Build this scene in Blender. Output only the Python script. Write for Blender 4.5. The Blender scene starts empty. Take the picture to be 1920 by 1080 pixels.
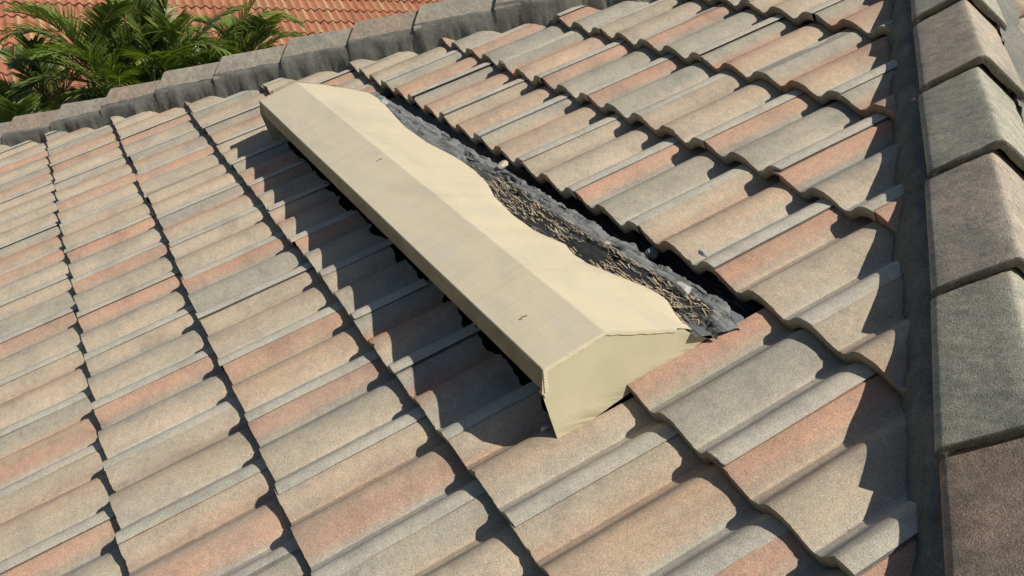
import bpy, bmesh, math, random
import numpy as np
from mathutils import Vector, Matrix, noise
PI = math.pi
random.seed(7)
rad = math.radians
scene = bpy.context.scene
COL = scene.collection

# ------------------------------------------------------------------ frames
Z0 = 4.6                      # height of the tile plane's origin above the ground
PITCH = rad(26.5)
class Frame:
    def __init__(s, O, en):
        s.O = np.array(O, float); s.en = np.array(en, float) / np.linalg.norm(en)
        z = np.array([0, 0, 1.]); ev = z - (z @ s.en) * s.en; s.ev = ev / np.linalg.norm(ev)
        s.eu = np.cross(s.ev, s.en)
    def P(s, u, v, n=0.0):
        u = np.asarray(u, float)[..., None]; v = np.asarray(v, float)[..., None]; n = np.asarray(n, float)[..., None]
        return s.O + u * s.eu + v * s.ev + n * s.en
    def D(s, u, v, n): return u * s.eu + v * s.ev + n * s.en
MAIN = Frame((0, 0, Z0), (0, -math.sin(PITCH), math.cos(PITCH)))

# ------------------------------------------------------------------ camera
Rc = np.array([[0.44443558741, 0.83224557285, -0.33142769212], [0.36735648226, -0.50675797622, -0.77990099914],
               [-0.81702278032, 0.22486364758, -0.53095208486]])
Cc = (2.73870931, 0.52129009, 1.21370115)
cam = bpy.data.cameras.new('camera'); camo = bpy.data.objects.new('camera', cam); COL.objects.link(camo)
cam.sensor_width = 36; cam.lens = 1776.0 * 36 / 1920; cam.clip_start = .02; cam.clip_end = 2000
B = np.array([MAIN.eu, MAIN.ev, MAIN.en])              # rows: frame axes in world
rx, dn, fw = Rc @ B
m = Matrix(((rx[0], -dn[0], -fw[0]), (rx[1], -dn[1], -fw[1]), (rx[2], -dn[2], -fw[2]))).to_4x4()
m.translation = Vector(MAIN.P(*Cc)); camo.matrix_world = m
scene.camera = camo
scene.render.resolution_x = 1024; scene.render.resolution_y = 576

# ------------------------------------------------------------------ sky, sun, exposure
sdir = MAIN.D(.160, .163, .15); sdir = sdir / np.linalg.norm(sdir)
sun = bpy.data.lights.new('sun', 'SUN'); suno = bpy.data.objects.new('sun', sun); COL.objects.link(suno)
sun.energy = 4.9; sun.angle = rad(.5); sun.color = (1, .94, .82)
suno.rotation_euler = Vector(sdir).to_track_quat('Z', 'Y').to_euler(); suno.location = (0, 0, 12)
w = bpy.data.worlds.new('World'); scene.world = w; w.use_nodes = True
nt = w.node_tree; sky = nt.nodes.new('ShaderNodeTexSky'); sky.sky_type = 'NISHITA'; sky.sun_disc = False
sky.sun_elevation = math.asin(sdir[2]); sky.sun_rotation = math.atan2(sdir[0], sdir[1])
nt.links.new(sky.outputs[0], nt.nodes['Background'].inputs[0]); nt.nodes['Background'].inputs[1].default_value = .064
vs = scene.view_settings; vs.view_transform = 'Standard'; vs.look = 'None'; vs.gamma = 1; vs.exposure = 0.05
scene.render.engine = 'CYCLES'

# ------------------------------------------------------------------ materials
def newmat(name, rough=.9, spec=.3):
    mt = bpy.data.materials.new(name); mt.use_nodes = True
    b = mt.node_tree.nodes['Principled BSDF']; b.inputs['Roughness'].default_value = rough
    b.inputs['Specular IOR Level'].default_value = spec
    return mt, mt.node_tree, b
class G:
    """tiny node helper"""
    def __init__(s, nt): s.nt = nt; s.tc = nt.nodes.new('ShaderNodeTexCoord')
    def n(s, t, **k):
        x = s.nt.nodes.new(t)
        for a, b in k.items(): setattr(x, a, b)
        return x
    def l(s, a, b): s.nt.links.new(a, b)
    def mapping(s, scale=(1, 1, 1), rot=(0, 0, 0)):
        x = s.n('ShaderNodeMapping'); x.inputs['Scale'].default_value = scale; x.inputs['Rotation'].default_value = rot
        s.l(s.tc.outputs['Object'], x.inputs[0]); return x.outputs[0]
    def noise(s, sc, det=4, rough=.6, vec=None, dist=0):
        x = s.n('ShaderNodeTexNoise'); x.inputs['Scale'].default_value = sc; x.inputs['Detail'].default_value = det
        x.inputs['Roughness'].default_value = rough; x.inputs['Distortion'].default_value = dist
        s.l(vec or s.tc.outputs['Object'], x.inputs['Vector']); return x.outputs['Fac']
    def ramp(s, fac, stops, interp='LINEAR'):
        x = s.n('ShaderNodeValToRGB'); x.color_ramp.interpolation = interp
        e = x.color_ramp.elements
        while len(e) < len(stops): e.new(.5)
        for i, (p, c) in enumerate(stops):
            e[i].position = p; e[i].color = (c if len(c) == 4 else (*c, 1)) if hasattr(c, '__len__') else (c, c, c, 1)
        s.l(fac, x.inputs[0]); return x.outputs[0]
    def mix(s, fac, a, b, mode='MIX'):
        x = s.n('ShaderNodeMix', data_type='RGBA', blend_type=mode)
        for i, v in ((0, fac), (6, a), (7, b)):
            if hasattr(v, 'node'): s.l(v, x.inputs[i])
            elif i == 0: x.inputs[0].default_value = v
            else: x.inputs[i].default_value = v if len(v) == 4 else (*v, 1)
        return x.outputs[2]
    def attr(s, name='Col'):
        x = s.n('ShaderNodeAttribute'); x.attribute_name = name; return x.outputs['Color']
    def bump(s, h, strength, dist, bsdf, prev=None):
        x = s.n('ShaderNodeBump'); x.inputs['Strength'].default_value = strength; x.inputs['Distance'].default_value = dist
        s.l(h, x.inputs['Height'])
        if prev: s.l(prev, x.inputs['Normal'])
        s.l(x.outputs[0], bsdf.inputs['Normal']); return x.outputs[0]

def mat_tile(name, fine=430, mott=.28, base=None, bumpd=.0022, streak=0):
    mt, nt, b = newmat(name, .92, .25); g = G(nt)
    c = g.attr() if base is None else None
    big = g.noise(9, 6, .65); med = g.noise(60, 5, .7); fn = g.noise(fine, 3, .75); fn2 = g.noise(fine * 1.7, 2, .6)
    c1 = g.mix(1, c, g.ramp(big, [(.32, (.80, .80, .82)), (.5, (1, 1, 1)), (.7, (1.09, 1.06, 1.0))]), 'MULTIPLY')
    c2 = g.mix(1, c1, g.ramp(med, [(.3, 1 - mott * .55), (.55, 1.0), (.75, 1 + mott * .35)]), 'MULTIPLY')
    c3 = g.mix(1, c2, g.ramp(fn, [(.33, .52), (.46, .93), (.6, 1.1), (.70, 1.7)]), 'MULTIPLY')
    fl = g.ramp(fn2, [(.64, 0), (.71, .6)])
    c4 = g.mix(fl, c3, (.72, .66, .54))
    st = g.ramp(g.noise(3.1, 5, .7, dist=.6), [(.62, 0), (.78, .4)])
    c5 = g.mix(st, c4, (.16, .15, .12))
    if streak:
        ks = g.noise(13, 5, .65, g.mapping((1, 4.5, 2), (0, 0, streak)), .3)
        c5 = g.mix(1, c5, g.ramp(ks, [(.3, (.78, .78, .80)), (.5, (1, 1, 1)), (.72, (1.28, 1.2, 1.12))]), 'MULTIPLY')
    g.l(c5, b.inputs['Base Color'])
    p = g.bump(med, .25, .004, b); g.bump(fn, .55, bumpd, b, p)
    return mt
M_TILE = mat_tile('concrete_tile')
M_CAP = mat_tile('cap_concrete', fine=330, mott=.45, bumpd=.003, streak=-.75)

def mat_simple(name, c1, c2, sc=40, rough=.9, bd=.004, fine=300, bs=.5):
    mt, nt, b = newmat(name, rough, .25); g = G(nt)
    a = g.noise(sc, 6, .7); f = g.noise(fine, 3, .7)
    col = g.mix(g.ramp(a, [(.3, 0), (.7, 1)]), c1, c2)
    g.l(g.mix(1, col, g.ramp(f, [(.3, .7), (.7, 1.25)]), 'MULTIPLY'), b.inputs['Base Color'])
    p = g.bump(a, bs, bd, b); g.bump(f, bs, bd * .3, b, p)
    return mt
M_MORTAR = mat_simple('grey_mortar', (.14, .138, .122), (.225, .218, .19), 9, .95, .008, 160, .5)
M_MORTAR2 = mat_simple('shaded_mortar', (.10, .10, .088), (.20, .195, .17), 12, .95, .014, 160, .6)  # right hip's mortar, its shade put into a darker grey
M_DECK = mat_simple('black_felt', (.012, .012, .013), (.03, .03, .03), 30)
M_WALL = mat_simple('stucco', (.55, .5, .4), (.62, .57, .46), 6, .95, .003)
M_GROUND = mat_simple('soil_and_lawn', (.04, .07, .02), (.07, .06, .04), 1.2, .95, .02)
M_CHIP = mat_simple('broken_mortar', (.34, .36, .37), (.5, .5, .47), 60, .95, .002)
M_SLATE = mat_simple('bitumen_flake', (.07, .071, .07), (.24, .24, .23), 70, .8, .003)
def mat_terra():
    mt, nt, b = newmat('terracotta', .8, .3); g = G(nt)
    a = g.noise(5, 5, .65); f = g.noise(60, 3, .6)
    c = g.mix(1, g.attr(), g.ramp(a, [(.3, .82), (.7, 1.15)]), 'MULTIPLY'); c = g.mix(1, c, g.ramp(f, [(.3, .9), (.7, 1.1)]), 'MULTIPLY')
    g.l(c, b.inputs['Base Color']); g.bump(f, .2, .003, b); return mt
M_TERRA = mat_terra()

def mat_vent():
    mt, nt, b = newmat('cream_painted_metal', .42, .4); g = G(nt)
    a = g.noise(2.2, 5, .62, g.mapping((1, 2.6, 1), (0, 0, .6)), .4); s = g.noise(7, 4, .6, g.mapping((1, 3, 2), (0, 0, .7)))
    base = g.ramp(a, [(.3, (.57, .505, .37)), (.5, (.67, .575, .405)), (.7, (.605, .53, .395))])
    b2 = g.mix(g.ramp(s, [(.50, 0), (.78, .5)]), base, (.52, .52, .45))
    b2 = g.mix(g.ramp(g.noise(11, 5, .7), [(.66, 0), (.78, .5)]), b2, (.60, .53, .40))
    rn_ = g.noise(1, 5, .7, g.mapping((34, 2.2, 2.2)), .2)
    b2 = g.mix(1, b2, g.ramp(rn_, [(.34, .945), (.5, 1.0), (.68, 1.02)]), 'MULTIPLY')
    sc_ = g.noise(14, 6, .78, g.mapping((1, 1.8, 1), (0, 0, .5)), .3)
    b2 = g.mix(g.ramp(sc_, [(.665, 0), (.69, .55)]), b2, (.50, .56, .56))
    sp = g.ramp(g.noise(230, 3, .6), [(.3, .94), (.7, 1.04)])
    b2 = g.mix(g.ramp(g.noise(26, 5, .75), [(.71, 0), (.74, .6)]), b2, (.36, .28, .18))
    g.l(g.mix(1, b2, sp, 'MULTIPLY'), b.inputs['Base Color'])
    p = g.bump(g.noise(3.5, 3, .5), .22, .006, b); g.bump(g.noise(300, 2, .6), .15, .0006, b, p)
    g.l(g.ramp(a, [(.3, .38), (.7, .55)]), b.inputs['Roughness'])
    return mt
M_VENT = mat_vent()
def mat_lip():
    mt, nt, b = newmat('cream_paint_shaded', .55, .35); g = G(nt)
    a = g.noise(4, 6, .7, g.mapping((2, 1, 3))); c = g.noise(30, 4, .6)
    base = g.mix(g.ramp(a, [(.35, 0), (.62, 1)]), (.40, .34, .22), (.22, .17, .10))  # cream taken down to brown to hold the lip's shade, streaks over it
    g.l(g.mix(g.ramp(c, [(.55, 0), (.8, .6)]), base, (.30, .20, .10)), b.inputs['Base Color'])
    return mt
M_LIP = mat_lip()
M_DIRT = mat_simple('dried_mud', (.20, .14, .08), (.33, .27, .18), 200)
def mat_endpanel():
    mt, nt, b = newmat('cream_paint_brushed', .5, .4); g = G(nt)
    a = g.noise(9, 5, .65); at = g.attr()
    base = g.mix(g.ramp(a, [(.35, 0), (.65, 1)]), (.50, .445, .305), (.56, .495, .345))
    st = g.noise(26, 4, .7, g.mapping((1, .22, 3.5)))
    sm = g.mix(g.ramp(st, [(.44, 0), (.60, .8)]), base, (.27, .23, .14))
    g.l(g.mix(at, base, sm), b.inputs['Base Color'])
    g.bump(a, .15, .002, b)
    return mt
M_END = mat_endpanel()
def mat_bed():
    mt, nt, b = newmat('sealant_mastic', .75, .4); g = G(nt)
    vec = g.mapping((.2, 1.3, 1.3), (0, 0, -.06))
    s1 = g.noise(125, 3, .6, vec, 1.6); s2 = g.noise(70, 5, .7, vec, .8); big = g.noise(6, 4, .6); at = g.attr()
    dark = g.mix(g.ramp(s2, [(.35, 0), (.65, 1)]), (.010, .0095, .009), (.03, .03, .031))
    gry = g.mix(g.ramp(s2, [(.55, 0), (.62, 1)]), dark, (.20, .21, .23))
    base = g.mix(g.ramp(big, [(.42, 0), (.6, .7)]), dark, gry)
    straw = base
    sep = g.n('ShaderNodeSeparateColor'); g.l(at, sep.inputs[0])
    col = g.mix(sep.outputs[0], base, straw)                       # R: how much straw
    pale = g.mix(g.ramp(g.noise(38, 5, .75, vec, .6), [(.34, 0), (.56, 1)]), (.07, .07, .07), (.25, .255, .255))
    col = g.mix(sep.outputs[1], col, pale)                         # G: how much old grey coating
    g.l(col, b.inputs['Base Color'])
    p = g.bump(s2, .8, .006, b); g.bump(s1, .6, .004, b, p)
    return mt
M_BED = mat_bed()
def mat_leaf():
    mt, nt, b = newmat('palm_leaf', .38, .5); g = G(nt)
    g.l(g.attr(), b.inputs['Base Color'])
    tr = g.n('ShaderNodeBsdfTranslucent'); g.l(g.mix(1, g.attr(), (1.5, 1.7, .5), 'MULTIPLY'), tr.inputs[0])
    mx = g.n('ShaderNodeMixShader'); mx.inputs[0].default_value = .3
    g.l(b.outputs[0], mx.inputs[1]); g.l(tr.outputs[0], mx.inputs[2])
    g.l(mx.outputs[0], nt.nodes['Material Output'].inputs[0])
    return mt
M_LEAF = mat_leaf()
M_STEM = mat_simple('palm_stem', (.16, .17, .06), (.25, .22, .09), 8)

# ------------------------------------------------------------------ object helpers
def tag(o, label=None, cat=None, group=None, kind=None):
    if label: o['label'] = label
    if cat: o['category'] = cat
    if group: o['group'] = group
    if kind: o['kind'] = kind
    return o
ORG = {}
def empty(name, loc, label, cat, group=None):
    o = bpy.data.objects.new(name, None); COL.objects.link(o); o.location = loc; o.empty_display_size = .2
    tag(o, label, cat, group); ORG[o.name] = np.array(loc, float); return o
def mesh(name, V, F, mat, parent=None, cols=None, smooth=True, clip=(), origin=None):
    """V in world space; linked with its origin at the parent's base (or origin)"""
    V = np.asarray(V, float)
    org = ORG[parent.name] if parent is not None else np.array(origin if origin is not None else (0, 0, 0), float)
    me = bpy.data.meshes.new(name); me.from_pydata((V - org).tolist(), [], [tuple(map(int, f)) for f in F])
    if cols is not None:
        cols = np.asarray(cols, float)
        if cols.shape[1] == 3: cols = np.c_[cols, np.ones(len(cols))]
        a = me.color_attributes.new('Col', 'FLOAT_COLOR', 'POINT'); a.data.foreach_set('color', cols.ravel())
    if clip:
        bm = bmesh.new(); bm.from_mesh(me)
        for co, no in clip:
            bmesh.ops.bisect_plane(bm, geom=bm.verts[:] + bm.edges[:] + bm.faces[:], dist=1e-5,
                                   plane_co=Vector(np.array(co) - org), plane_no=Vector(no), clear_outer=True)
        bm.to_mesh(me); bm.free()
    me.polygons.foreach_set('use_smooth', [smooth] * len(me.polygons))
    me.materials.append(mat); me.update()
    o = bpy.data.objects.new(name, me); COL.objects.link(o); ORG[o.name] = org
    if parent is not None: o.parent = parent
    else: o.location = org
    return o
class MB:
    def __init__(s): s.V = []; s.F = []; s.C = []; s.n = 0
    def add(s, V, F, C=None):
        V = np.asarray(V, float).reshape(-1, 3); s.V.append(V); s.F += [tuple(i + s.n for i in f) for f in F]
        if C is not None:
            C = np.asarray(C, float); C = np.tile(C, (len(V), 1)) if C.ndim == 1 else C.reshape(-1, C.shape[-1]); s.C.append(C)
        s.n += len(V)
    def grid(s, V, C=None, flip=False):
        a, b = V.shape[:2]
        F = [(i * b + j, (i + 1) * b + j, (i + 1) * b + j + 1, i * b + j + 1) for i in range(a - 1) for j in range(b - 1)]
        if flip: F = [f[::-1] for f in F]
        if C is not None and np.ndim(C) == 3: C = C.reshape(-1, C.shape[-1])
        s.add(V.reshape(-1, 3), F, C)
    def build(s, name, mat, parent=None, **k):
        return mesh(name, np.concatenate(s.V), s.F, mat, parent, np.concatenate(s.C) if s.C else None, **k)
def empty_box(mb, P, lo, hi, C=None):
    u = [lo[0], hi[0]]; v = [lo[1], hi[1]]; n = [lo[2], hi[2]]
    V = np.array([P(a, b, c) for c in n for b in v for a in u])
    mb.add(V, [(0, 2, 3, 1), (4, 5, 7, 6), (0, 1, 5, 4), (2, 6, 7, 3), (0, 4, 6, 2), (1, 3, 7, 5)], C)
nz = lambda x, y=0., z=0.: noise.noise(Vector((x, y, z)))
def fbm(x, y=0., z=0., o=4): return noise.fractal(Vector((x, y, z)), .8, 2.1, o)

# ------------------------------------------------------------------ the tiled roof
W = .305; GA = 1.125 * W
HR = .031
PH = [(0, .94), (.03, .87), (.06, .75), (.09, .59), (.12, .42), (.145, .28), (.17, .18), (.19, .12), (.203, .05), (.211, .0), (.222, .05), (.245, .08), (.27, .17), (.292, .34), (.315, .55),
      (.338, .73), (.36, .87), (.385, .96), (.41, 1.0), (.445, 1.0), (.475, .97), (.505, .90), (.54, .79), (.57, .65), (.60, .48), (.63, .32), (.655, .20), (.675, .13), (.689, .05), (.697, .0),
      (.707, .05), (.73, .08), (.755, .17), (.778, .34), (.802, .56), (.826, .75), (.85, .88), (.875, .97), (.90, 1.01), (.94, 1.01), (.97, .98), (1.0, .94)]
S = np.array([p[0] for p in PH]); H = np.array([p[1] for p in PH])
PAL = dict(r=(.425, .262, .190), g=(.322, .302, .250), b=(.415, .345, .262), p=(.365, .292, .220), o=(.415, .308, .222), y=(.42, .345, .25), d=(.275, .255, .215))
COVER = np.array((.47, .435, .362)); CEM = np.array((.205, .215, .22))
SEQ = {  # colour blends: after the seam, left flank of the main roll, its crest
 2: {0: 'brb', 1: 'rgb', 2: 'bbg', 3: 'grb', 4: 'grg', 5: 'bob', 6: 'boo', 7: 'rgb'},
 3: {-1: 'rgg', 0: 'rbb', 1: 'rgb', 2: 'grb'},
 4: {-1: 'rbb', 0: 'bpb', 1: 'gor', 2: 'gro', 3: 'boo', 4: 'gop', 5: 'bpb', 6: 'rgg', 7: 'bob', 8: 'rbb', 9: 'bbo', 10: 'rgb'},
 5: {0: 'rgg', 1: 'rgg', 2: 'gro', 3: 'rgg', 4: 'rgg', 5: 'bpb', 6: 'rgg', 7: 'rgb', 8: 'rbb'},
 6: {-1: 'rrg', 0: 'rgg', 1: 'bpb', 2: 'rgg', 3: 'gro', 4: 'gro', 5: 'gro'},
 7: {-2: 'rgg', -1: 'rgg', 0: 'bpb', 1: 'gro', 2: 'grb'},
 1: {-3: 'rgb', -2: 'grb', -1: 'rbb', 0: 'bob', 1: 'grb', 2: 'bpb', 3: 'rgg', 4: 'bpb', 5: 'roo', 6: 'rgb', 7: 'bor', 8: 'gbb'},
 0: {-2: 'rgb', -1: 'rgb', 0: 'bgb', 1: 'rgb', 2: 'bpb', 3: 'bor', 4: 'grb'},
}
SEQ = {c: {k + {0: 0, 1: -4, 2: -1, 3: 5, 4: -4, 5: -4, 6: -2, 7: 0}[c]: v for k, v in d.items()} for c, d in SEQ.items()}
COMBO = ['rgg', 'rgb', 'gro', 'bpb', 'bbg', 'gob', 'rbb', 'grb', 'bob', 'rgy', 'gor']
def tile_colors(code, rng, S=S, cover=COVER):
    a, b, c = (np.array(PAL[x]) * rng.uniform(.92, 1.08) for x in code)
    mid = (a * .4 + np.array(PAL['g']) * .6)
    ks = [(-.05, a), (.08, a), (.13, a * .7 + b * .3), (.20, b * .97), (.38, b), (.48, b * .5 + c * .5), (.58, c), (.64, c * .75 + cover * .23), (.70, cover * .92),
          (.80, cover), (1.0, cover)]
    x = [k[0] for k in ks]; y = np.array([k[1] for k in ks])
    c_ = np.stack([np.interp(S, x, y[:, i]) for i in range(3)], 1)
    lum = c_.mean(1, keepdims=True) * np.array((1.06, 1.0, .90))
    return (lum + (c_ - lum) * .97) * 1.02
def tile(mb, fr, u0, v0, rng, code, vlo=0., vhi=.395, s0=0., s1=1., jag=0., side=True, lift=None, dn=0., ga=GA, rag_end=False):
    nv = 11
    lift = rng.choice([.0008, .001, .0012, .0018, .0025, .005]) if lift is None else lift
    ang = rng.gauss(0, .006); dn += rng.gauss(0, .0018); dv = rng.gauss(0, .0035); slant = rng.gauss(0, .004)
    m = (S > s0 + .004) & (S < s1 - .004); s = np.concatenate([[max(s0, 0)], S[m], [min(s1, 1)]]); h = np.interp(s, S, H)
    vv = np.linspace(vlo, vhi, nv); cols = tile_colors(code, rng, s)
    sh = rng.uniform(0, 99)
    def pt(si, hi, v, off=0., rag=0.):
        u = si * W + ang * (v - .17)
        n = HR * (hi - .87) - .034 * v / ga + dn + off + slant * (si - .5) * .4
        n += .0012 * nz(si * 5 + sh, v * 6, 3)
        if si > .70: n += lift * min(1, (si - .70) / .2)
        return (u0 + u, v0 + dv + v + rag, n)
    rg = [(.0022 * nz(x * 60 + sh, 0, 1) + .0016 * nz(x * 190 + sh, 2, 1) + .016 * max(0, nz(x * 9 + sh, 8, 1) - .38)) * (1 if vlo == 0 else 0) + jag * (abs(nz(x * 13 + sh, 5, 2)) + .6 * nz(x * 47, sh, 1)) for x in s]
    top = np.array([[pt(a, b, v, 0, rg[j] if k == 0 else 0) for k, v in enumerate(vv)] for j, (a, b) in enumerate(zip(s, h))])
    if rag_end:
        top[:, -1, 1] += np.array([.028 * nz(x * 5 + sh, 7, 7) + .007 * nz(x * 24, 2, sh) for x in s])
    C = np.repeat(cols[:, None, :], nv, 1)
    gr = np.array([[1 + .10 * nz(a * 2.2 + sh, v * 7, 2) for v in vv] for a in s])
    stk = np.array([[nz(a * 13 + sh, v * 2.2, 9) for v in vv] for a in s]) * np.interp(s, [0, .7, .78], [1, 1, .25])[:, None]
    C = C * (gr * (1 + .10 * stk))[..., None]
    C = C * (1 + np.clip(stk, 0, 1)[..., None] * np.array((.10, -.04, -.10)) * 1.2)
    bm_ = np.array([[min(1, max(0, .5 + 1.6 * nz(a * 3.1 + sh, v * 4.5 + sh, 6))) for v in vv] for a in s]) * np.interp(s, [0, .7, .78], [.24, .24, .08])[:, None]
    C = C * (1 - bm_[..., None]) + np.array(PAL[rng.choice('bbg')]) * bm_[..., None]
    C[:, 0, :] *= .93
    mb.grid(fr.P(top[..., 0], top[..., 1], top[..., 2]), C)
    # nose: lip round the front edge, then the thick face and a little of the underside
    th = .028
    e0 = top[:, 0, :].copy(); e1 = e0.copy(); e1[:, 2] -= .0035; e1[:, 1] -= .0012
    e2 = e0.copy(); e2[:, 2] -= th; e2[:, 1] += .002; e3 = e2.copy(); e3[:, 1] += .10; e3[:, 2] -= .004
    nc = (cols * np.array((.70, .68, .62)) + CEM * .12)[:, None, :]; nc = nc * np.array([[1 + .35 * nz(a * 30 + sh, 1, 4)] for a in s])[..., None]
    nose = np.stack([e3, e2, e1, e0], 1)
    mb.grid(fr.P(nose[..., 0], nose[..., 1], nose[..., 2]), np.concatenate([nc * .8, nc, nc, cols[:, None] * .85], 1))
    # side face of the cover lap, raw cement
    if side:
        a = top[-1]; dpt = max(lift - .0016, .0003) if s1 >= 1 else .018
        b = a.copy(); b[:, 2] -= dpt
        sd = np.stack([a, b], 0)
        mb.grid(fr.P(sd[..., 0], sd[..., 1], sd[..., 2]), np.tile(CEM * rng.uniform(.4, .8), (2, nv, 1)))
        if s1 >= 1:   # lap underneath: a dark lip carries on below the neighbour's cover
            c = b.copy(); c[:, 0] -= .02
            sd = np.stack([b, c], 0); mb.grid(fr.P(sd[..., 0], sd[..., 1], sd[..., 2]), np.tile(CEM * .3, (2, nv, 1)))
    if s0 <= 0:       # under-lap
        a = top[0]; b = a.copy(); b[:, 0] -= .03; b[:, 2] -= .001
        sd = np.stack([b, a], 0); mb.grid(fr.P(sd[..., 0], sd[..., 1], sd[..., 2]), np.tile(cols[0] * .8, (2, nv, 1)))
    else:
        a = top[0]; b = a.copy(); b[:, 2] -= .02
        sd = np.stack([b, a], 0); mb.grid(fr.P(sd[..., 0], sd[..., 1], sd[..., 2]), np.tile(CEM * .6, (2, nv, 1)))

house = empty('house', (0, 1.0, 0), 'near house seen from its own roof, hipped roof of beige, grey and red concrete tiles', 'house')
en, ev, eu = MAIN.en, MAIN.ev, MAIN.eu
oR = np.array([1, 1, 0]) / 2**.5; oL = np.array([-1, 1, 0]) / 2**.5
w3 = lambda a: MAIN.D(*a)
CR, CL = 2.387, 2.111                # distance of the two hip lines from the origin, in the tile plane
A2 = 2 * rad(18.4)
def hipframe(o, c):
    n2 = math.cos(A2) * en + math.sin(A2) * w3(o)
    return Frame(MAIN.P(*(o * c)), n2)
FR, FL = hipframe(oR, CR), hipframe(oL, CL)
PHASE = {-3: .55, -2: .06, -1: .56, 0: .063, 1: .552, 2: .05, 3: .55, 4: .045, 5: .461, 6: -.041, 7: .415, 8: -.06, 9: .4}
VU0, VU1 = -.985, 1.388              # ends of the roof vent
clipM = [(MAIN.P(*(oR * 2.276)), w3(oR)), (MAIN.P(*(oL * 1.985)), w3(oL))]
for c in range(-3, 10):
    mb = MB(); rng = random.Random(100 + c); v0 = c * GA
    kmin = int(math.floor((v0 - 2.85) / W)) - 1; kmax = int(math.ceil((3.3 - v0) / W)) + 1
    split = False
    for k in range(kmin, kmax):
        kk = k
        code = SEQ.get(c, {}).get(kk) or rng.choice(COMBO)
        u0 = (k + PHASE[c]) * W
        r2 = random.Random(c * 1000 + k)
        lift = None
        if c == 4 and k in (-4, -2, -1): lift = .007
        if c == 3 and k == 5: lift = .009
        if c == 4 and k == 5: lift = .008
        if c in (2, 3):
            vlo, vhi = (0, .395) if c == 3 else (0, .395)
            a = (VU0 - u0) / W; b = (VU1 - u0) / W
            if c == 3 and a < 0 and not split and mb.n: mb.build('tile_course', M_TILE, house, clip=clipM); mb = MB(); split = True
            if b <= 0 or a >= 1: tile(mb, MAIN, u0, v0, r2, code, lift=lift); continue
            if a > 0.03: tile(mb, MAIN, u0, v0, random.Random(c * 1000 + k), code, s1=a, lift=lift)
            if b < .97: tile(mb, MAIN, u0, v0, random.Random(c * 1000 + k), code, s0=b, lift=lift)
            if c == 2: tile(mb, MAIN, u0, v0, random.Random(c * 1000 + k), code, s0=max(0, a), s1=min(1, b), vhi=.216 + .03 * nz(k * 3.3, 1), rag_end=True, side=(b >= 1), lift=lift)
            continue
        dnn = .006 if (c, k) == (4, -3) else 0
        tile(mb, MAIN, u0, v0, r2, code, lift=lift, dn=dnn)
    o = mb.build('tile_course', M_TILE, house, clip=clipM)
LCONST = None
# the other two faces of the hipped roof
def side_face(fr, hip_world_dir, sgn):
    # own eave at the same height as the main one
    ze = MAIN.P(0, -3 * GA, 0)[2]; v_e = (ze - fr.O[2]) / fr.ev[2]
    pu = np.array([hip_world_dir @ fr.eu, hip_world_dir @ fr.ev])        # hip in this face's u,v
    for c in range(0, 13):
        mb = MB(); rng = random.Random(500 + c + (50 if sgn > 0 else 0)); v0 = v_e + c * GA
        uh = v0 / pu[1] * pu[0]
        ks = range(0, 24)
        ua = uh / W
        for q in ks:
            k = math.floor(ua) + (q - 3) * (1 if sgn > 0 else -1)
            tile(mb, fr, (k + (.5 if c % 2 else 0)) * W, v0, random.Random(c * 77 + k), rng.choice(COMBO))
        # keep the side away from the hip, and stop at the far hip
        nrm = np.cross(fr.en, hip_world_dir); nrm = nrm / np.linalg.norm(nrm)
        far = fr.P(0, 0, 0)
        if (fr.P(sgn * 3.0, 0, 0) - far) @ nrm > 0: nrm = -nrm
        apex = MAIN.P(.195, 3.18, 0)
        hd = hip_world_dir / np.linalg.norm(hip_world_dir)
        # mirror of the near hip about the face's own fall line through the apex
        m2 = hd - 2 * (hd @ fr.eu) * fr.eu; n2 = np.cross(fr.en, m2); n2 /= np.linalg.norm(n2)
        if (fr.P(0, 0, 0) - apex) @ n2 > 0: n2 = -n2
        mb.build('tile_course', M_TILE, house, clip=[(far - nrm * .09, nrm), (apex - n2 * 0, n2)])
dR = w3((1 / 2**.5, -1 / 2**.5, 0)); dL = w3((-1 / 2**.5, -1 / 2**.5, 0))
side_face(FR, dR, 1); side_face(FL, dL, -1)

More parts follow.
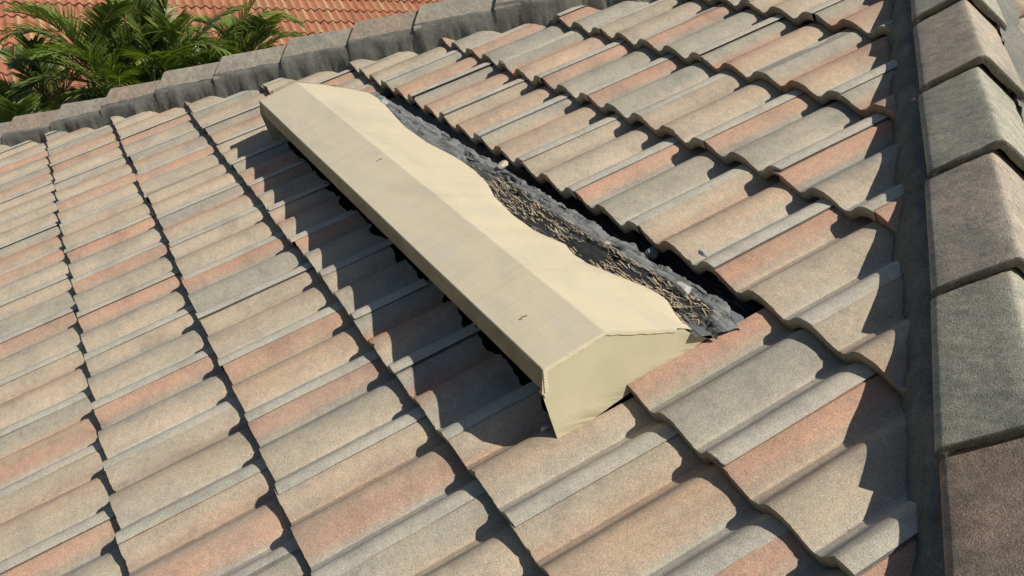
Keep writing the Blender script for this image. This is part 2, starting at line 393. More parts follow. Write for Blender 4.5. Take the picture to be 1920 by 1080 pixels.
# dark felt below the tiles
def deck():
    mb = MB(); ap = MAIN.P(.195, 3.18, -.078)
    L = 4.3
    a = MAIN.P(*(oR * CR)) - en * .078; b = MAIN.P(*(oL * CL)) - en * .078
    def down(hip, d):   # follow the hip down to the eave height
        z = MAIN.P(0, -3 * GA, 0)[2] - .03; return hip + d * ((z - hip[2]) / d[2])
    pr, pl = down(ap, dR), down(ap, dL)
    # mirrored back corners
    cx = ap[0]; cy = ap[1]
    br = np.array([pr[0], 2 * cy - pr[1], pr[2]]); bl = np.array([pl[0], 2 * cy - pl[1], pl[2]])
    V = [ap, pr, pl, br, bl]
    mb.add(V, [(0, 2, 1), (0, 1, 3), (0, 3, 4), (0, 4, 2)])
    mb.build('roofing_felt', M_DECK, house, smooth=False)
    # fascia board and walls
    mb = MB(); ins = .45; z1 = pr[2] - .02
    c4 = [pl, pr, br, bl]; cen = np.mean(c4, 0)
    ring = lambda k, z: [np.array([cen[0] + (p[0] - cen[0]) * k, cen[1] + (p[1] - cen[1]) * k, z]) for p in c4]
    V = ring(.995, z1) + ring(.995, z1 - .2) + ring(.87, z1 - .2)
    mb.add(V, [(i, (i + 1) % 4, 4 + (i + 1) % 4, 4 + i) for i in range(4)] + [(4 + i, 4 + (i + 1) % 4, 8 + (i + 1) % 4, 8 + i) for i in range(4)])
    mb.build('fascia', M_WALL, house, smooth=False)
    mb = MB(); V = ring(.87, z1 - .2) + ring(.87, 0)
    mb.add(V, [(i, (i + 1) % 4, 4 + (i + 1) % 4, 4 + i) for i in range(4)])
    mb.build('wall', M_WALL, house, smooth=False)
deck()

# ------------------------------------------------------------------ hip caps and their mortar
TB = 18.4
bn = lambda t: (math.sin(rad(t)), math.cos(rad(t)))
def cap_section(edge):
    """half section (towards the main face) given as (o,n) offset of the edge from the apex; mirrored across the bisector"""
    b = np.array(bn(TB)); q = np.array((b[1], -b[0]))
    L = np.array(edge, float)
    pts = []
    refl = lambda p: p - 2 * (p @ q) * q
    mid = [L * t for t in (.12, .3, .55, .8, .95)]
    r = -.006
    apex = b * -.004
    left = [L + (-.004, -.004), L * .99][::1]
    sk = [L + np.array((-.005, -.034)), L + np.array((-.007, -.012)), L + np.array((-.003, -.003))]
    seq = sk + mid[::-1] + [L * .05 + b * -.002, apex]
    return seq, [refl(p) for p in seq[::-1][1:]]
def cap(parent, o, d, c0, n0, s_nose, edge, ln, rng, hue, up, skirt=1., lf=.032, th=.022):
    """o: outward axis in plane, d: downhill axis in plane (tile-plane coords), s along d"""
    A, Bm = cap_section(edge); sec = np.array(A + Bm)
    if skirt < 1: sec[0] = sec[1] + (sec[0] - sec[1]) * skirt
    ns = 14; C = []; V = []
    sh = rng.uniform(0, 99); yaw = rng.gauss(0, .006); k1 = np.array(hue)
    bb = np.array(bn(TB))
    tl = np.linspace(0, 1, ns)
    for t in tl:
        s = s_nose - ln * t
        lift = lf * (1 - t) - .012; grow = 1.04 - .10 * t
        row = []; cr = []
        for j, p in enumerate(sec):
            q = p * grow + bb * lift
            rag = (.004 * nz(j * .9 + sh, 3, 1) + .003 * nz(j * 3.1 + sh, 1, 7)) if t == 0 else 0
            bmp = .0018 * nz(j * .7, t * 9 + sh, 2)
            oo = c0 + q[0] + yaw * (t - .5); n = n0 + q[1] + bmp
            x = o * oo + d * (s + rag); row.append(MAIN.P(x[0], x[1], n))
            f = .5 + .5 * nz(j * .22 + sh + t * 1.3, t * 2.2, 5) + .35 * nz(t * 6 + j * .5, sh, 2)
            f = min(1, max(0, f)); cr.append(k1[0] * (1 - f) + k1[1] * f)
        V.append(row); C.append(cr)
    V = np.array(V); C = np.array(C)
    mb = MB(); mb.grid(V, C, flip=up)
    # nose face
    fr_ = V[0]; nin = []
    cen = V[0].mean(0)
    wb = MAIN.D(*(o * bb[0]), bb[1]) if False else (w3(o) * bb[0] + en * bb[1])
    # thickness: towards the inside, perpendicular to each half
    inn = []
    for j, p in enumerate(sec):
        cc = np.array((0., 0.)) - bb * .1; dirv = cc - p; dirv /= np.linalg.norm(dirv)
        inn.append(fr_[j] + (w3(o) * dirv[0] + en * dirv[1]) * th)
    inn = np.array(inn); back = inn - w3(d) * .05
    f0 = fr_ + w3(d) * .0015 - wb * .003
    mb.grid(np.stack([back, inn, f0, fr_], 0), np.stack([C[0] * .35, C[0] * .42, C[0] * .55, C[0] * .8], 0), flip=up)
    return mb.build('hip_cap', M_CAP, parent)
d_r = np.array((1, -1, 0)) / 2**.5; d_l = np.array((-1, -1, 0)) / 2**.5
HUES = dict(gr=((.34, .335, .275), (.40, .375, .305)), br=((.36, .315, .25), (.42, .335, .265)), mx=((.35, .335, .27), (.44, .355, .295)),
            rd=((.40, .285, .215), (.33, .275, .215)), lg=((.37, .35, .285), (.42, .39, .315)))
rn = [-2.26, -1.865, -1.475, -1.078, -.678, -.290, .107, .494, .885, 1.275, 1.66, 2.05, 2.44, 2.83]
rh = ['br', 'gr', 'lg', 'gr', 'mx', 'gr', 'mx', 'gr', 'rd', 'gr', 'mx', 'gr', 'br', 'gr']
rng = random.Random(5)
shr = lambda s: float(np.interp(s, [-.4, .1, .5, .9], [0, .008, .018, .022]))
for s, hh in zip(rn, rh):
    cap(house, oR, d_r, 2.420 - shr(s), .095, s, (-.134, -.050), .43, rng, HUES[hh], False)
drop = lambda s: .034 * min(1, max(0, (s - 1.2) / .7))
ln_ = [-.715 - .385 * 3, -.715 - .385 * 2, -.715 - .385, -.715, -.33, .015, .385, .79, 1.165, 1.555, 1.93, 2.31, 2.69, 3.07, 3.45]
lh = ['gr', 'mx', 'gr', 'gr', 'lg', 'br', 'gr', 'lg', 'lg', 'br', 'lg', 'br', 'gr', 'lg', 'gr']
for s, hh in zip(ln_, lh):
    cap(house, oL, d_l, 2.147, .100 - drop(s), s, (-.137, -.046), .42, rng, [tuple(np.array(q) * (.90, .86, .86)) for q in HUES[hh]], True, .2, .026, .013)

def mortar(o, d, noses, e_o, e_n, base_o, s0, s1, sgn, seed, amp):
    mb = MB(); cols = int((s1 - s0) / .006); rows = 12
    V = np.zeros((cols, rows, 3)); ns = sorted(noses)
    for i in range(cols):
        s = s0 + (s1 - s0) * i / (cols - 1)
        nx = next((x for x in ns if x >= s), ns[-1] + .39); t = min(1, (nx - s) / .39)      # 0 at the nose, 1 at the tail
        lift = .020 * (1 - t) - .010
        bump = amp * (nz(s * 5 + seed, 1, 2) * .7 + .6 * nz(s * 15 + seed, 4, 3))
        lob = .013 * abs(math.sin(s * 9.3 + seed + nz(s * 2, 1)))
        for j in range(rows):
            a = j / (rows - 1); 
            eo = e_o - (shr(s) if o is oR else 0); oo = eo + (base_o - eo) * a - (bump + lob) * a ** 1.5 + .005 * nz(s * 9 + seed, a * 2.5, 1) + .0015 * fbm(s * 40 + seed, a * 14, 4) + .004 * nz(s * 50, 3, seed) * a ** 5
            n = (e_n + lift - (drop(s) if o is oL else 0)) * (1 - a) + (-.056) * a ** 4 + .010 * math.sin(a * PI) + .006 * nz(s * 11, a * 3, seed) + .0025 * fbm(s * 24, a * 10, seed)
            x = o * oo + d * s; V[i, j] = MAIN.P(x[0], x[1], n)
    mb.grid(V, None, flip=sgn)
    return mb.build('mortar_bed', M_MORTAR if o is oL else M_MORTAR2, house)
mortar(oR, d_r, rn, 2.306, .030, 2.214, -2.3, 2.83, True, 3, .016)
mortar(oL, d_l, ln_, 2.020, .066, 1.976, -1.9, 3.45, False, 11, .020)
# mortar on the far side of the right hip
def mortar_far():
    mb = MB(); V = np.zeros((420, 8, 3))
    for i in range(420):
        s = -2.3 + 5.1 * i / 419
        for j in range(8):
            a = j / 7
            oo = 2.490 + .07 * a + .018 * a * nz(s * 9, 3) + .006 * nz(s * 30, a * 4); n = -.015 + (-.105) * a + .010 * nz(s * 25, a * 5) 
            x = oR * oo + d_r * s; V[i, j] = MAIN.P(x[0], x[1], n)
    mb.grid(V, None); mb.build('mortar_bed', M_MORTAR, house)
mortar_far()

# ------------------------------------------------------------------ the long cream roof vent
vent = empty('roof_vent', MAIN.P(.2, 1.0, 0), 'long cream painted sheet metal vent lying across the tiles, open under its lower edge', 'roof vent')
def vl(u, a, b): t = (u + 1.0) / 2.385; return a + (b - a) * t      # left end value, right end value
fo = lambda u: (vl(u, .903, .886), .145 + .0014 * math.sin(u * 6))   # front edge
ri = lambda u: (vl(u, 1.066, 1.027), .1445)                          # ridge crease
def strip(rows, us):
    V = np.array([[MAIN.P(r(u)[2] if len(r(u)) > 2 else u, r(u)[0], r(u)[1]) for r in rows] for u in us]); return V
US = np.linspace(-1.0, 1.388, 120)
# front (upper flat) panel with folded rims
mb = MB()
lerp = lambda f, g, t: (lambda u: (f(u)[0] * (1 - t) + g(u)[0] * t, f(u)[1] * (1 - t) + g(u)[1] * t + .0008 * nz(u * 3, t * 2, 4) * math.sin(PI * t)))
mb.grid(strip([lambda u: (fo(u)[0] - .001, fo(u)[1] - .002)] + [lerp(fo, ri, t) for t in (.01, .1, .25, .4, .55, .7, .85, .985)] + [lambda u: (ri(u)[0] + .0015, ri(u)[1] - .0008)], US), flip=False)
mb.build('top_panel', M_VENT, vent, smooth=False)
# lip: drops from the front edge, leans in, hem at its bottom
lb = lambda u: (vl(u, .889, .872), .098 + .0012 * nz(u * 9, 2) + .001 * nz(u * 31, 5))
mb = MB()
mb.grid(strip([lambda u: (lb(u)[0] + .014, lb(u)[1] + .001), lambda u: (lb(u)[0] + .012, lb(u)[1] - .003), lambda u: (lb(u)[0], lb(u)[1] - .001), lerp(lb, fo, .15), lerp(lb, fo, .5), lerp(lb, fo, .9), lambda u: (fo(u)[0] - .001, fo(u)[1] - .0025)], US))
mb.grid(strip([lambda u: (lb(u)[0] + .014, lb(u)[1] + .001), lambda u: (lb(u)[0] + .03, lb(u)[1] + .004)], US), flip=True)
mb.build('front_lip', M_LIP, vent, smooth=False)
# back panel running down to the tiles, its foot buckled
WAVE = [(-1.0, 1.180), (-.974, 1.216), (-.94, 1.27), (-.915, 1.298), (-.786, 1.298), (-.66, 1.282), (-.523, 1.262), (-.324, 1.236), (-.102, 1.231), (.062, 1.251), (.15, 1.252), (.234, 1.248),
        (.361, 1.230), (.43, 1.212), (.495, 1.194), (.592, 1.181), (.661, 1.172), (.789, 1.170), (.85, 1.187), (.887, 1.198), (.943, 1.183), (1.015, 1.184), (1.083, 1.207), (1.15, 1.232),
        (1.197, 1.242), (1.242, 1.239), (1.298, 1.219), (1.351, 1.203), (1.388, 1.203)]
wv = lambda u: float(np.interp(u, [a for a, b in WAVE], [b for a, b in WAVE])) + .0016 * nz(u * 40, 3) + .001 * nz(u * 110, 1)
def backn(u, v):   # height of the back panel's plane
    r = ri(u)[0]; return .143 - .143 * (v - r) / .230
US2 = np.linspace(-1.0, 1.388, 520)
V = []
for u in US2:
    r = ri(u)[0]; e = wv(u); row = []
    for t in (0.006, .03, .12, .25, .4, .55, .7, .82, .91, .965, 1.0):
        v = r + (e - r) * t; n = backn(u, v) + .0011 * nz(u * 3, v * 9, 7) * math.sin(PI * t) - .005 * max(0, (t - .8) / .2) ** 2
        row.append(MAIN.P(u, v, n))
    V.append(row)
mb = MB(); mb.grid(np.array(V), flip=False)
e1 = np.array([r[-1] for r in V]); e2 = e1 - MAIN.D(0, .0, .006); mb.grid(np.stack([e1, e2], 1), flip=False)
mb.build('back_panel', M_VENT, vent)
# end panels with hemmed rims; bottom smeared with sealant
def end_panel(u, sg):
    mb = MB()
    f, r, l = fo(u), ri(u), lb(u)
    def top(v): return f[1] if v <= r[0] else backn(u, v) - (.010 + (v - 1.195) * .5 if v > 1.195 else 0)
    vb = r[0] + .228
    vs = np.linspace(l[0] - .006, vb, 40); V = []; C = []
    for v in vs:
        hi = top(v) - .003
        if v < f[0]: hi = l[1] + (f[1] - l[1]) * (v - l[0] + .006) / (f[0] - l[0] + .006)
        lo = -.026 + .016 * (v - .86) / .4 + .0015 * nz(v * 26, u, 2) - .001 * abs(nz(v * 9, 7))
        if v > r[0] + .12: lo = min(lo, hi - .004)
        V.append([MAIN.P(u + sg * (.0004 * nz(v * 5, t * 2, 5) + (.0008 * (1 - t * 5) if t < .2 else 0)), v - .008 * (1 - t) * max(0, 1 - (v - l[0]) / .36), lo + (hi - lo) * t) for t in (0, .06, .12, .2, .28, .4, .6, .8, 1)])
        C.append([[min(1, q + (.35 if v > r[0] + .14 else 0))] * 3 for q in (1, .85, .5, .22, 0, 0, 0, 0, 0)])
    mb.grid(np.array(V), np.array(C), flip=sg < 0)
    ob = mb.build('end_panel', M_END, vent)
    # folded rim
    for k, (P0, P1, hgt) in enumerate([(f, r, .008), (r, (vb - .085, backn(u, vb - .085)), .008), (l, f, .007)]):
        mb = MB(); P0, P1 = np.array(P0[:2]), np.array(P1[:2]); n_ = 26
        t_ = (P1 - P0) / np.linalg.norm(P1 - P0); pr = np.array([t_[1], -t_[0]])
        if k == 2: pr = np.array([t_[1], -t_[0]])
        rows = []
        for i in range(n_):
            q = P0 + (P1 - P0) * (i / (n_ - 1)); h2 = hgt * (1 + .25 * nz(i * .45, k, u)); j = .0006 * nz(i * .6, 3, k)
            a = q + pr * 0.0; b = q + pr * h2
            rows.append([MAIN.P(u - sg * .004, a[0], a[1] + .0012), MAIN.P(u + sg * (.0022 + j), a[0], a[1] + .001), MAIN.P(u + sg * (.0024 + j), *(a + pr * .002)), MAIN.P(u + sg * (.0022 + j), *b), MAIN.P(u + sg * .0005, *(b + pr * .001))])
        mb.grid(np.array(rows), flip=sg < 0)
        mb.build('folded_rim', M_VENT, ob, smooth=False)
end_panel(1.388, 1); end_panel(-1.0, -1)
# small bent tab at the lip's lower corner
mb = MB(); empty_box(mb, lambda a, b, c: MAIN.P(a, b, c), (1.372, .868, .090), (1.392, .874, .0975)); mb.build('corner_tab', M_VENT, vent, smooth=False)
for (u, v, sg) in ((1.21, .94, 1), (.12, 1.02, 1)):
    mb = MB(); ring = []
    for i in range(9):
        t = i / 8; a, b = u + .0025 * math.sin(t * 9), v + (t - .5) * .018; r = .0015 * (1 + .5 * nz(t * 7, u))
        ring.append([MAIN.P(a + r * math.cos(x), b, .1465 + r * .8 * math.sin(x)) for x in np.linspace(0, 2 * PI, 7)])
    mb.grid(np.array(ring)); mb.build('dirt_streak', M_DIRT, vent)
# dark inner baffle
mb = MB(); mb.grid(strip([lambda u: (.99, -.05), lambda u: (.99, .12)], US)); mb.build('inner_baffle', M_DECK, vent)

# sealant and torn membrane behind the foot of the back panel
mb = MB(); nu, nvv = 760, 26; V = np.zeros((nu, nvv, 3)); C = np.zeros((nu, nvv, 3))
for i in range(nu):
    u = -.93 + 2.335 * i / (nu - 1); e = wv(min(u, 1.388)); n0 = backn(u, e) - .006
    ve = 1.40
    vj = 1.330 + .010 * nz(u * 11, 9) + .007 * nz(u * 33, 2) + .004 * nz(u * 90, 6) - max(0, u - 1.30) * .3
    vs_ = list(np.linspace(e - .012, vj, 22)) + [vj + .001, vj + .004, vj + .03, ve]
    for j in range(nvv):
        v = vs_[j]; t = (v - e + .012) / (vj - e + .012)
        rough = .004 * fbm(u * 6, v * 50, 1) + .002 * fbm(u * 30, v * 120, 5)
        if j < 22:
            n = n0 + (-.020 - n0) * t ** .8 + rough * (.25 + .45 * t)
            n -= max(0, fbm(u * 7, v * 40, 9) - .12) * .035 * min(1, t * 2)
            n += .004 * max(0, nz(u * 17, 4, 4)) * max(0, t - .7) / .3
        else: n = (-.028, -.060, -.075, -.075)[j - 22]
        V[i, j] = MAIN.P(u, v, n)
        pale = np.interp(u, [-.9, .1, .32], [1, .8, 0]) * min(1, .5 + t) + np.interp(t, [.66, .76, 1.02, 1.05], [0, .9, .9, 0]) + np.interp(u, [1.33, 1.36], [0, .5])
        C[i, j] = (0, min(1, max(0, pale)), 0)
mb.grid(V, C, flip=False); mb.build('sealant_bed', M_BED, vent)
# dry straw blown onto the sealant
def bed_n(u, v):
    e = wv(min(u, 1.388)); n0 = backn(u, e) - .006; t = min(1, max(0, (v - e + .012) / (1.330 - e + .012)))
    return n0 + (-.020 - n0) * t ** .8
mb = MB(); rng = random.Random(77)
for i in range(1300):
    u = rng.uniform(.16, 1.36)
    if rng.random() > min(1, (u - .14) * 3.5): continue
    e = wv(u); t = rng.random() ** 1.15 * .85; v = e + (1.305 - e) * t
    if nz(u * 6, v * 40, 3) < -.35 + .5 * rng.random(): continue
    L_ = rng.uniform(.003, .013) * rng.choice((1, 1, 1.6)); wd = rng.uniform(.0005, .0009); a = rng.gauss(-.07, .12) if u < 1.2 else rng.gauss(0, .4); n = bed_n(u, v) + .002 + rng.uniform(0, .002); tl = rng.gauss(0, .12)
    c = np.array((.66, .52, .32) if rng.random() < .8 else (.34, .33, .31)) * rng.uniform(.5, 1.15)
    du, dv_ = math.cos(a), math.sin(a); q = [(-1, -1), (1, -1), (1, 1), (-1, 1)]
    P_ = [MAIN.P(u + x * L_ * du - y * wd * dv_, v + x * L_ * dv_ + y * wd * du, n + x * L_ * tl) for x, y in q] + [MAIN.P(u + x * L_ * du, v + x * L_ * dv_, n + x * L_ * tl - .0014) for x in (-1, 1)]
    mb.add(P_, [(0, 1, 2, 3), (0, 4, 5, 1), (3, 2, 5, 4)], c)
def mat_straw():
    mt, nt, b = newmat('dry_straw', .8, .3); g = G(nt); g.l(g.attr(), b.inputs['Base Color']); return mt
M_STRAW = mat_straw()
st_ = mb.build('straw', M_STRAW, smooth=False); tag(st_, 'short dry straw bits scattered on the black sealant behind the vent', 'straw', kind='stuff')
# torn grey flakes of membrane standing along the upper edge of the bed
rng = random.Random(21)
for i in range(34):
    u = -.15 + 1.52 * (i + rng.uniform(-.3, .3)) / 33; v = 1.308 + .012 * nz(u * 9, 4) + rng.uniform(-.024, .014); L_ = rng.uniform(.008, .036); Wd = rng.uniform(.002, .007)
    if u > 1.3: v -= .02
    nn = 9; sh = rng.uniform(0, 99); tilt = rng.uniform(-.1, .3); n0 = rng.uniform(-.018, -.010); yaw = rng.uniform(-.2, .25)
    rim = []
    for k in range(nn):
        a = 2 * PI * k / nn; r = 1 + .5 * nz(k * 1.7 + sh, 2)
        x, y = L_ * r * math.cos(a), Wd * r * math.sin(a)
        rim.append((u + x * math.cos(yaw) - y * math.sin(yaw), v + x * math.sin(yaw) + y * math.cos(yaw), n0 - tilt * y + .003 * nz(k + sh, 5)))
    T = np.array(rim); Bt = T.copy(); Bt[:, 2] -= .0025
    V = np.concatenate([MAIN.P(T[:, 0], T[:, 1], T[:, 2]), MAIN.P(Bt[:, 0], Bt[:, 1], Bt[:, 2])])
    mb = MB(); mb.add(V, [tuple(range(nn))] + [(k, nn + k, nn + (k + 1) % nn, (k + 1) % nn) for k in range(nn)])
    mb.build('membrane_flake', M_SLATE, vent, smooth=False)

# loose broken pieces
def chunk(name, label, cat, u, v, n, size, mat, seed, flat=.6, group=None):
    rng = random.Random(seed); bm = bmesh.new(); bmesh.ops.create_icosphere(bm, subdivisions=2, radius=1)
    V = []
    pl = [(Vector((rng.gauss(0, 1), rng.gauss(0, 1), rng.gauss(0, 1))).normalized(), rng.uniform(.45, .75)) for _ in range(7)]
    for x in bm.verts:
        p = x.co.copy()
        for nn, dd in pl:
            q = p.dot(nn)
            if q > dd: p -= nn * (q - dd)
        p += Vector((nz(p.x * 3 + seed, p.y * 3, p.z * 3),) * 3) * .06
        V.append(MAIN.P(u + p.x * size[0], v + p.y * size[1], n + p.z * size[2]))
    F = [[y.index for y in f.verts] for f in bm.faces]; bm.free()
    o = mesh(name, V, F, mat, origin=MAIN.P(u, v, n - size[2] * .7), smooth=False); tag(o, label, cat, group); return o
chunk('mortar_chunk', 'pale broken mortar lump on the black sealant near the right end of the vent', 'mortar piece', 1.225, 1.292, .000, (.026, .016, .013), M_CHIP, 3)
chunk('mortar_chunk', 'cream flat-topped mortar lump at the middle of the torn sealant strip', 'mortar piece', .255, 1.328, -.004, (.024, .020, .012), mat_simple('cream_mortar', (.42, .37, .27), (.5, .45, .34), 50), 5)
chunk('mortar_chunk', 'whitish crumbled mortar lump at the far left upper corner of the vent', 'mortar piece', -.73, 1.300, -.006, (.034, .018, .014), M_CHIP, 8)
chunk('mortar_chunk', 'small square pale cube at the front lower corner of the vent', 'mortar piece', 1.352, .852, -.004, (.011, .010, .009), M_CHIP, 11)
chunk('mortar_chunk', 'grey stone-like piece wedged in shadow under the scalloped tile edge', 'mortar piece', .985, 1.362, -.050, (.026, .018, .018), M_SLATE, 14)
chunk('mortar_chunk', 'beige crumb standing on the torn dark strip right of its middle', 'mortar piece', .905, 1.290, -.012, (.014, .011, .010), mat_simple('beige_mortar', (.33, .3, .24), (.4, .36, .28), 50), 17)
chunk('metal_flap', 'blue grey sheet flap lying in the shade beside the cut red tile', 'sheet piece', 1.357, 1.322, -.035, (.032, .020, .004), mat_simple('zinc_sheet', (.16, .18, .21), (.2, .22, .25), 30, .6), 19)
chunk('mortar_chunk', 'pale crumbly mortar stuck in a chipped tile joint right of the vent', 'mortar piece', 1.165, 1.395, .004, (.022, .010, .006), M_CHIP, 23)

# ------------------------------------------------------------------ terracotta roofed house beyond the palms
NB = Frame((-14.632, -.191, Z0 - .716), (.442, 0, .897)); NG = .368; NW = .1525
nb = empty('house', (-17.5, 3.0, 0), 'neighbouring house with a terracotta red wavy tiled roof beyond the palms', 'house')
ns_ = 9
prof = lambda x: .5 + .5 * math.cos(2 * PI * (x + .05 * math.sin(2 * PI * x)))
for c in range(-9, 7):
    mb = MB(); rng = random.Random(900 + c); v0 = -c * NG
    off = 0 if c % 2 else 0
    for k in range(-14, 62):
        xs = np.linspace(-.5, .5, ns_)
        t = rng.random()
        tone = {0: (.38, .155, .088), 1: (.43, .28, .15), 2: (.33, .135, .08), 3: (.40, .20, .115)}[3 if t < .4 else 0 if t < .66 else 2 if t < .83 else 1]
        tone = np.array(tone) * rng.uniform(.9, 1.1); t2 = np.array((.33, .135, .075)) * rng.uniform(.9, 1.1)
        vv = np.array([0, .006, .1, .2, .3, NG + .02]); P = []; C = []
        dnn = rng.gauss(0, .002)
        for x in xs:
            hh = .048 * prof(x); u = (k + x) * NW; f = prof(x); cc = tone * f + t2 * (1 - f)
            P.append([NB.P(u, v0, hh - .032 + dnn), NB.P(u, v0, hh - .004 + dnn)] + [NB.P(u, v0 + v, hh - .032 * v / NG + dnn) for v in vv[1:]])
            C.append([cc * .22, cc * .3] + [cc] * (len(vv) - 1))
        mb.grid(np.array(P), np.array(C))
    mb.build('tile_course', M_TERRA, nb)
mb = MB(); lo, hi = -6 * NG, 9.3 * NG
mb.add([NB.P(-2.2, lo, -.03), NB.P(9.5, lo, -.03), NB.P(9.5, hi, -.03), NB.P(-2.2, hi, -.03)], [(0, 1, 2, 3)])
Rg = NB.P(0, hi, 0); mb.add([NB.P(-2.2, hi, -.02), NB.P(9.5, hi, -.02), NB.P(9.5, lo, -.03) * (-1, 1, 1) + (2 * Rg[0], 0, 0), NB.P(-2.2, lo, -.03) * (-1, 1, 1) + (2 * Rg[0], 0, 0)], [(0, 1, 2, 3)])
mb.build('roof_deck', M_TERRA, nb, smooth=False, )
mb = MB(); ea = NB.P(0, lo, 0)
xa, xb = ea[0] - .5, 2 * Rg[0] - ea[0] + .5; y0, y1 = NB.P(-2.0, 0, 0)[1], NB.P(9.3, 0, 0)[1]; ze = ea[2] - .05
pts = [(xa, y0), (xa, y1), (xb, y1), (xb, y0)]
mb.add([(x, y, z) for z in (0, ze) for x, y in pts], [(i, (i + 1) % 4, 4 + (i + 1) % 4, 4 + i) for i in range(4)])
for y in (y0, y1): mb.add([(xa, y, ze), (xb, y, ze), (Rg[0], y, Rg[2] - .1)], [(0, 1, 2)])
mb.build('wall', mat_simple('tan_stucco', (.24, .19, .13), (.30, .24, .17), 6, .95, .003), nb, smooth=False)

# ------------------------------------------------------------------ palms
def frond(parent, base, az, el, L_, droop, rng, nl=46, ll=.42, tint=1.0, roll=0., fold=.55):
    """one feather frond: rachis and leaflets"""
    pts = []; p = np.array(base, float); e = el; n = 26; ds = L_ / n
    side = np.array([-math.sin(az), math.cos(az), 0])
    az2 = az; bend = rng.gauss(0, .25)
    tang = []
    for i in range(n + 1):
        pts.append(p.copy()); az2 = az + bend * (i / n) ** 2
        t = np.array([math.cos(az2) * math.cos(e), math.sin(az2) * math.cos(e), math.sin(e)]); tang.append(t)
        p = p + t * ds; e -= droop * ds * (.35 + 1.6 * i / n)
    pts = np.array(pts); tang = np.array(tang); mb = MB()
    # rachis
    rc = np.array((.20, .24, .06)) * tint; ring = []
    for i in range(n + 1):
        t = tang[i]; sd = np.cross(t, (0, 0, 1)); sd /= np.linalg.norm(sd); upv = np.cross(sd, t); r = .011 * (1 - .85 * i / n) + .0015
        ring.append([pts[i] + r * (math.cos(a) * sd + math.sin(a) * upv) for a in np.linspace(0, 2 * PI, 6)])
    mb.grid(np.array(ring), np.tile(rc, ((n + 1) * 6, 1)))
    for q in range(nl):
        f = .20 + .79 * q / (nl - 1); x = f * n; i = min(n - 1, int(x)); w_ = x - i
        o = pts[i] * (1 - w_) + pts[i + 1] * w_; t = tang[i]; sd = np.cross(t, (0, 0, 1)); sd /= np.linalg.norm(sd); upv = np.cross(sd, t)
        ln = ll * math.sin(PI * min(1, .18 + .80 * f)) ** .6 * rng.uniform(.88, 1.08) * (1.0 if f < .9 else .75)
        for s in (-1, 1):
            if rng.random() < .03: continue
            sp = rng.uniform(.75, 1.0); ff = fold + rng.gauss(0, .10)
            dirv = sd * s * sp * math.cos(ff) + upv * math.sin(ff) + t * (.75 + .4 * f + rng.gauss(0, .05)); dirv /= np.linalg.norm(dirv)
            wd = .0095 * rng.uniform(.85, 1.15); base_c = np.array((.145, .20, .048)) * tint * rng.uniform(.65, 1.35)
            if rng.random() < .16: base_c = np.array((.24, .25, .06)) * rng.uniform(.8, 1.3)
            cr = np.cross(dirv, upv * .6 + sd * s * .3); cr /= np.linalg.norm(cr)
            P = []; Cc_ = []; pp = o.copy(); dd = dirv.copy()
            for k_, (lt, wk) in enumerate(((0, .35), (.3, 1.), (.6, .85), (.85, .45), (1., .04))):
                P.append([pp - cr * wd * wk, pp + cr * wd * wk]); tip = (.8 + .35 * lt)
                cc = base_c * tip + (np.array((.16, .15, .05)) - base_c) * max(0, lt - .8) * 1.2
                Cc_.append([cc, cc])
                st = ln * ((.3, .3, .25, .15, 0)[k_]); pp = pp + dd * st; dd = dd + np.array((0, 0, -1)) * (.22 * ll / .42); dd /= np.linalg.norm(dd)
            mb.grid(np.array(P), np.array(Cc_))
    return mb.build('frond', M_LEAF, parent)
def palm(loc, crown_z, label, seed, nf=13, L_=1.5, spread=1.0, tint=1.0, special=(), ll=.40):
    rng = random.Random(seed); x, y = loc
    t = empty('palm', (x, y, 0), label, 'palm', 'palms between the two houses')
    mb = MB(); nst = 5
    for k in range(nst):
        a = rng.uniform(0, 2 * PI); r0 = rng.uniform(.05, .25); r1 = rng.uniform(.05, .3)
        bot = np.array((x + r0 * math.cos(a), y + r0 * math.sin(a), 0)); top = np.array((x + r1 * math.cos(a), y + r1 * math.sin(a), crown_z - rng.uniform(.1, .5)))
        ring = []
        for i in range(14):
            f = i / 13; c = bot + (top - bot) * f; rr = .045 * (1 - .35 * f) + .004 * (i % 2)
            ring.append([c + rr * np.array((math.cos(b), math.sin(b), 0)) for b in np.linspace(0, 2 * PI, 9)])
        mb.grid(np.array(ring))
    mb.build('stem', M_STEM, t)
    for k in range(nf):
        az = 2 * PI * (k * .618 + rng.uniform(-.06, .06)); lvl = k / nf
        el = rad(78 - 75 * lvl * spread + rng.uniform(-8, 8))
        b = (x + rng.uniform(-.18, .18), y + rng.uniform(-.18, .18), crown_z - .35 * lvl + rng.uniform(-.1, .1))
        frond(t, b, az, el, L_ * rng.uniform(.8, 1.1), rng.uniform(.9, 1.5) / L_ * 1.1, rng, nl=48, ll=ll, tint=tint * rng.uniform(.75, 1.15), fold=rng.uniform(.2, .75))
    for (dx, dy, dz, az, el, L2, dr, fold) in special:
        frond(t, (x + dx, y + dy, crown_z + dz), rad(az), rad(el), L2, dr, rng, nl=52, ll=ll, tint=1.05, fold=fold)
    return t
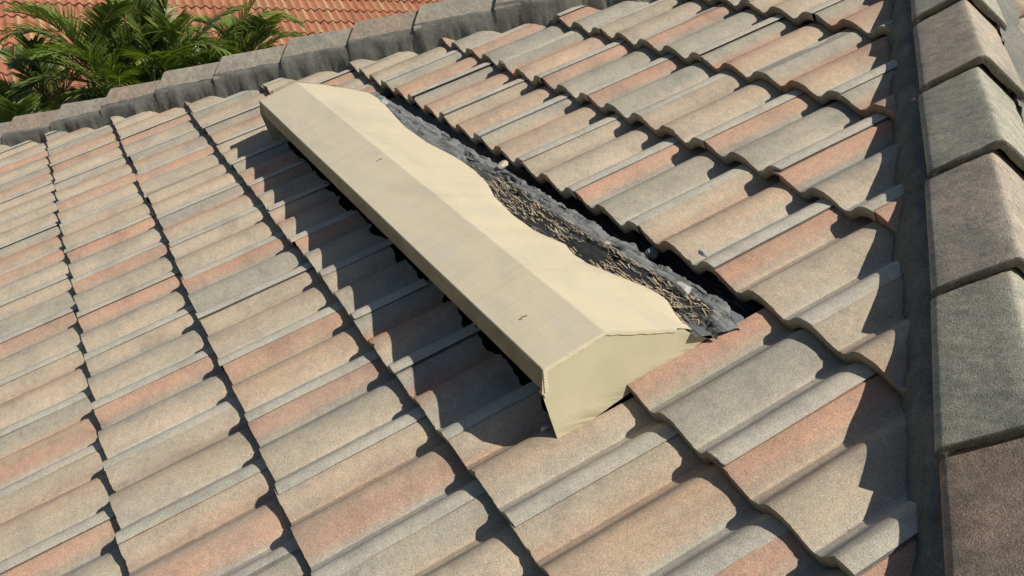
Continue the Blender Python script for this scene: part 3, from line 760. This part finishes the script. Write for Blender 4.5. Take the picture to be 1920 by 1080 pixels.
palm((-5.8, .95), Z0 - .36, 'tallest feathery green palm, crown highest against the terracotta roof', 31, 20, 1.1, ll=.33,
     special=[(0, .28, -.05, 88, 72, 1.35, 1.35, .15), (0, .02, .0, 60, 86, .85, .25, 1.1), (0, -.02, .0, 250, 84, .8, .3, 1.1), (.1, -.2, -.1, 300, 55, 1.0, 1.2, .4)])
palm((-5.8, .62), Z0 - .38, 'leaning feathery palm left of the tallest one, fronds arching over red tiles', 32, 19, 1.05, ll=.30,
     special=[(0, -.1, .05, 265, 62, .95, 1.6, .2), (0, .05, .05, 92, 66, .9, 1.6, .2)])
palm((-5.8, 1.62), Z0 - .35, 'short bushy palm with fanned upright fronds, rightmost beside the grey hip caps', 33, 26, .80, ll=.27, special=[(0, .1, .0, 88, 50, .8, .9, .5), (0, -.1, .0, 80, 80, .8, .5, .6)])
palm((-5.5, -.2), Z0 - .80, 'dark low palm at the far left edge of the picture', 34, 13, .62, ll=.28)
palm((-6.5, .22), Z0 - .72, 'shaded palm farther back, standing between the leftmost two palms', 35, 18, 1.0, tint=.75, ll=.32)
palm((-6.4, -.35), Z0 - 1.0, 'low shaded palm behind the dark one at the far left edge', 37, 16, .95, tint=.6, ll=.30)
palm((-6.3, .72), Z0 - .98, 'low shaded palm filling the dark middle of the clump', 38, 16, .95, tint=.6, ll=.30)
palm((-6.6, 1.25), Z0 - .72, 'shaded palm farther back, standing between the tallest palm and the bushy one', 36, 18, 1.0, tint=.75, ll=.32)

# ------------------------------------------------------------------ ground
me_n = 24; V = []; F = []
R_ = 260
g = np.linspace(-1, 1, me_n); g = np.sign(g) * np.abs(g) ** 2 * R_
for a in g:
    for b in g: V.append((a - 5, b, .03 * nz(a * .3, b * .3)))
for i in range(me_n - 1):
    for j in range(me_n - 1): F.append((i * me_n + j, (i + 1) * me_n + j, (i + 1) * me_n + j + 1, i * me_n + j + 1))
gr = mesh('ground', V, F, M_GROUND); tag(gr, kind='structure'); gr['label'] = 'shaded lawn and soil below the palms'
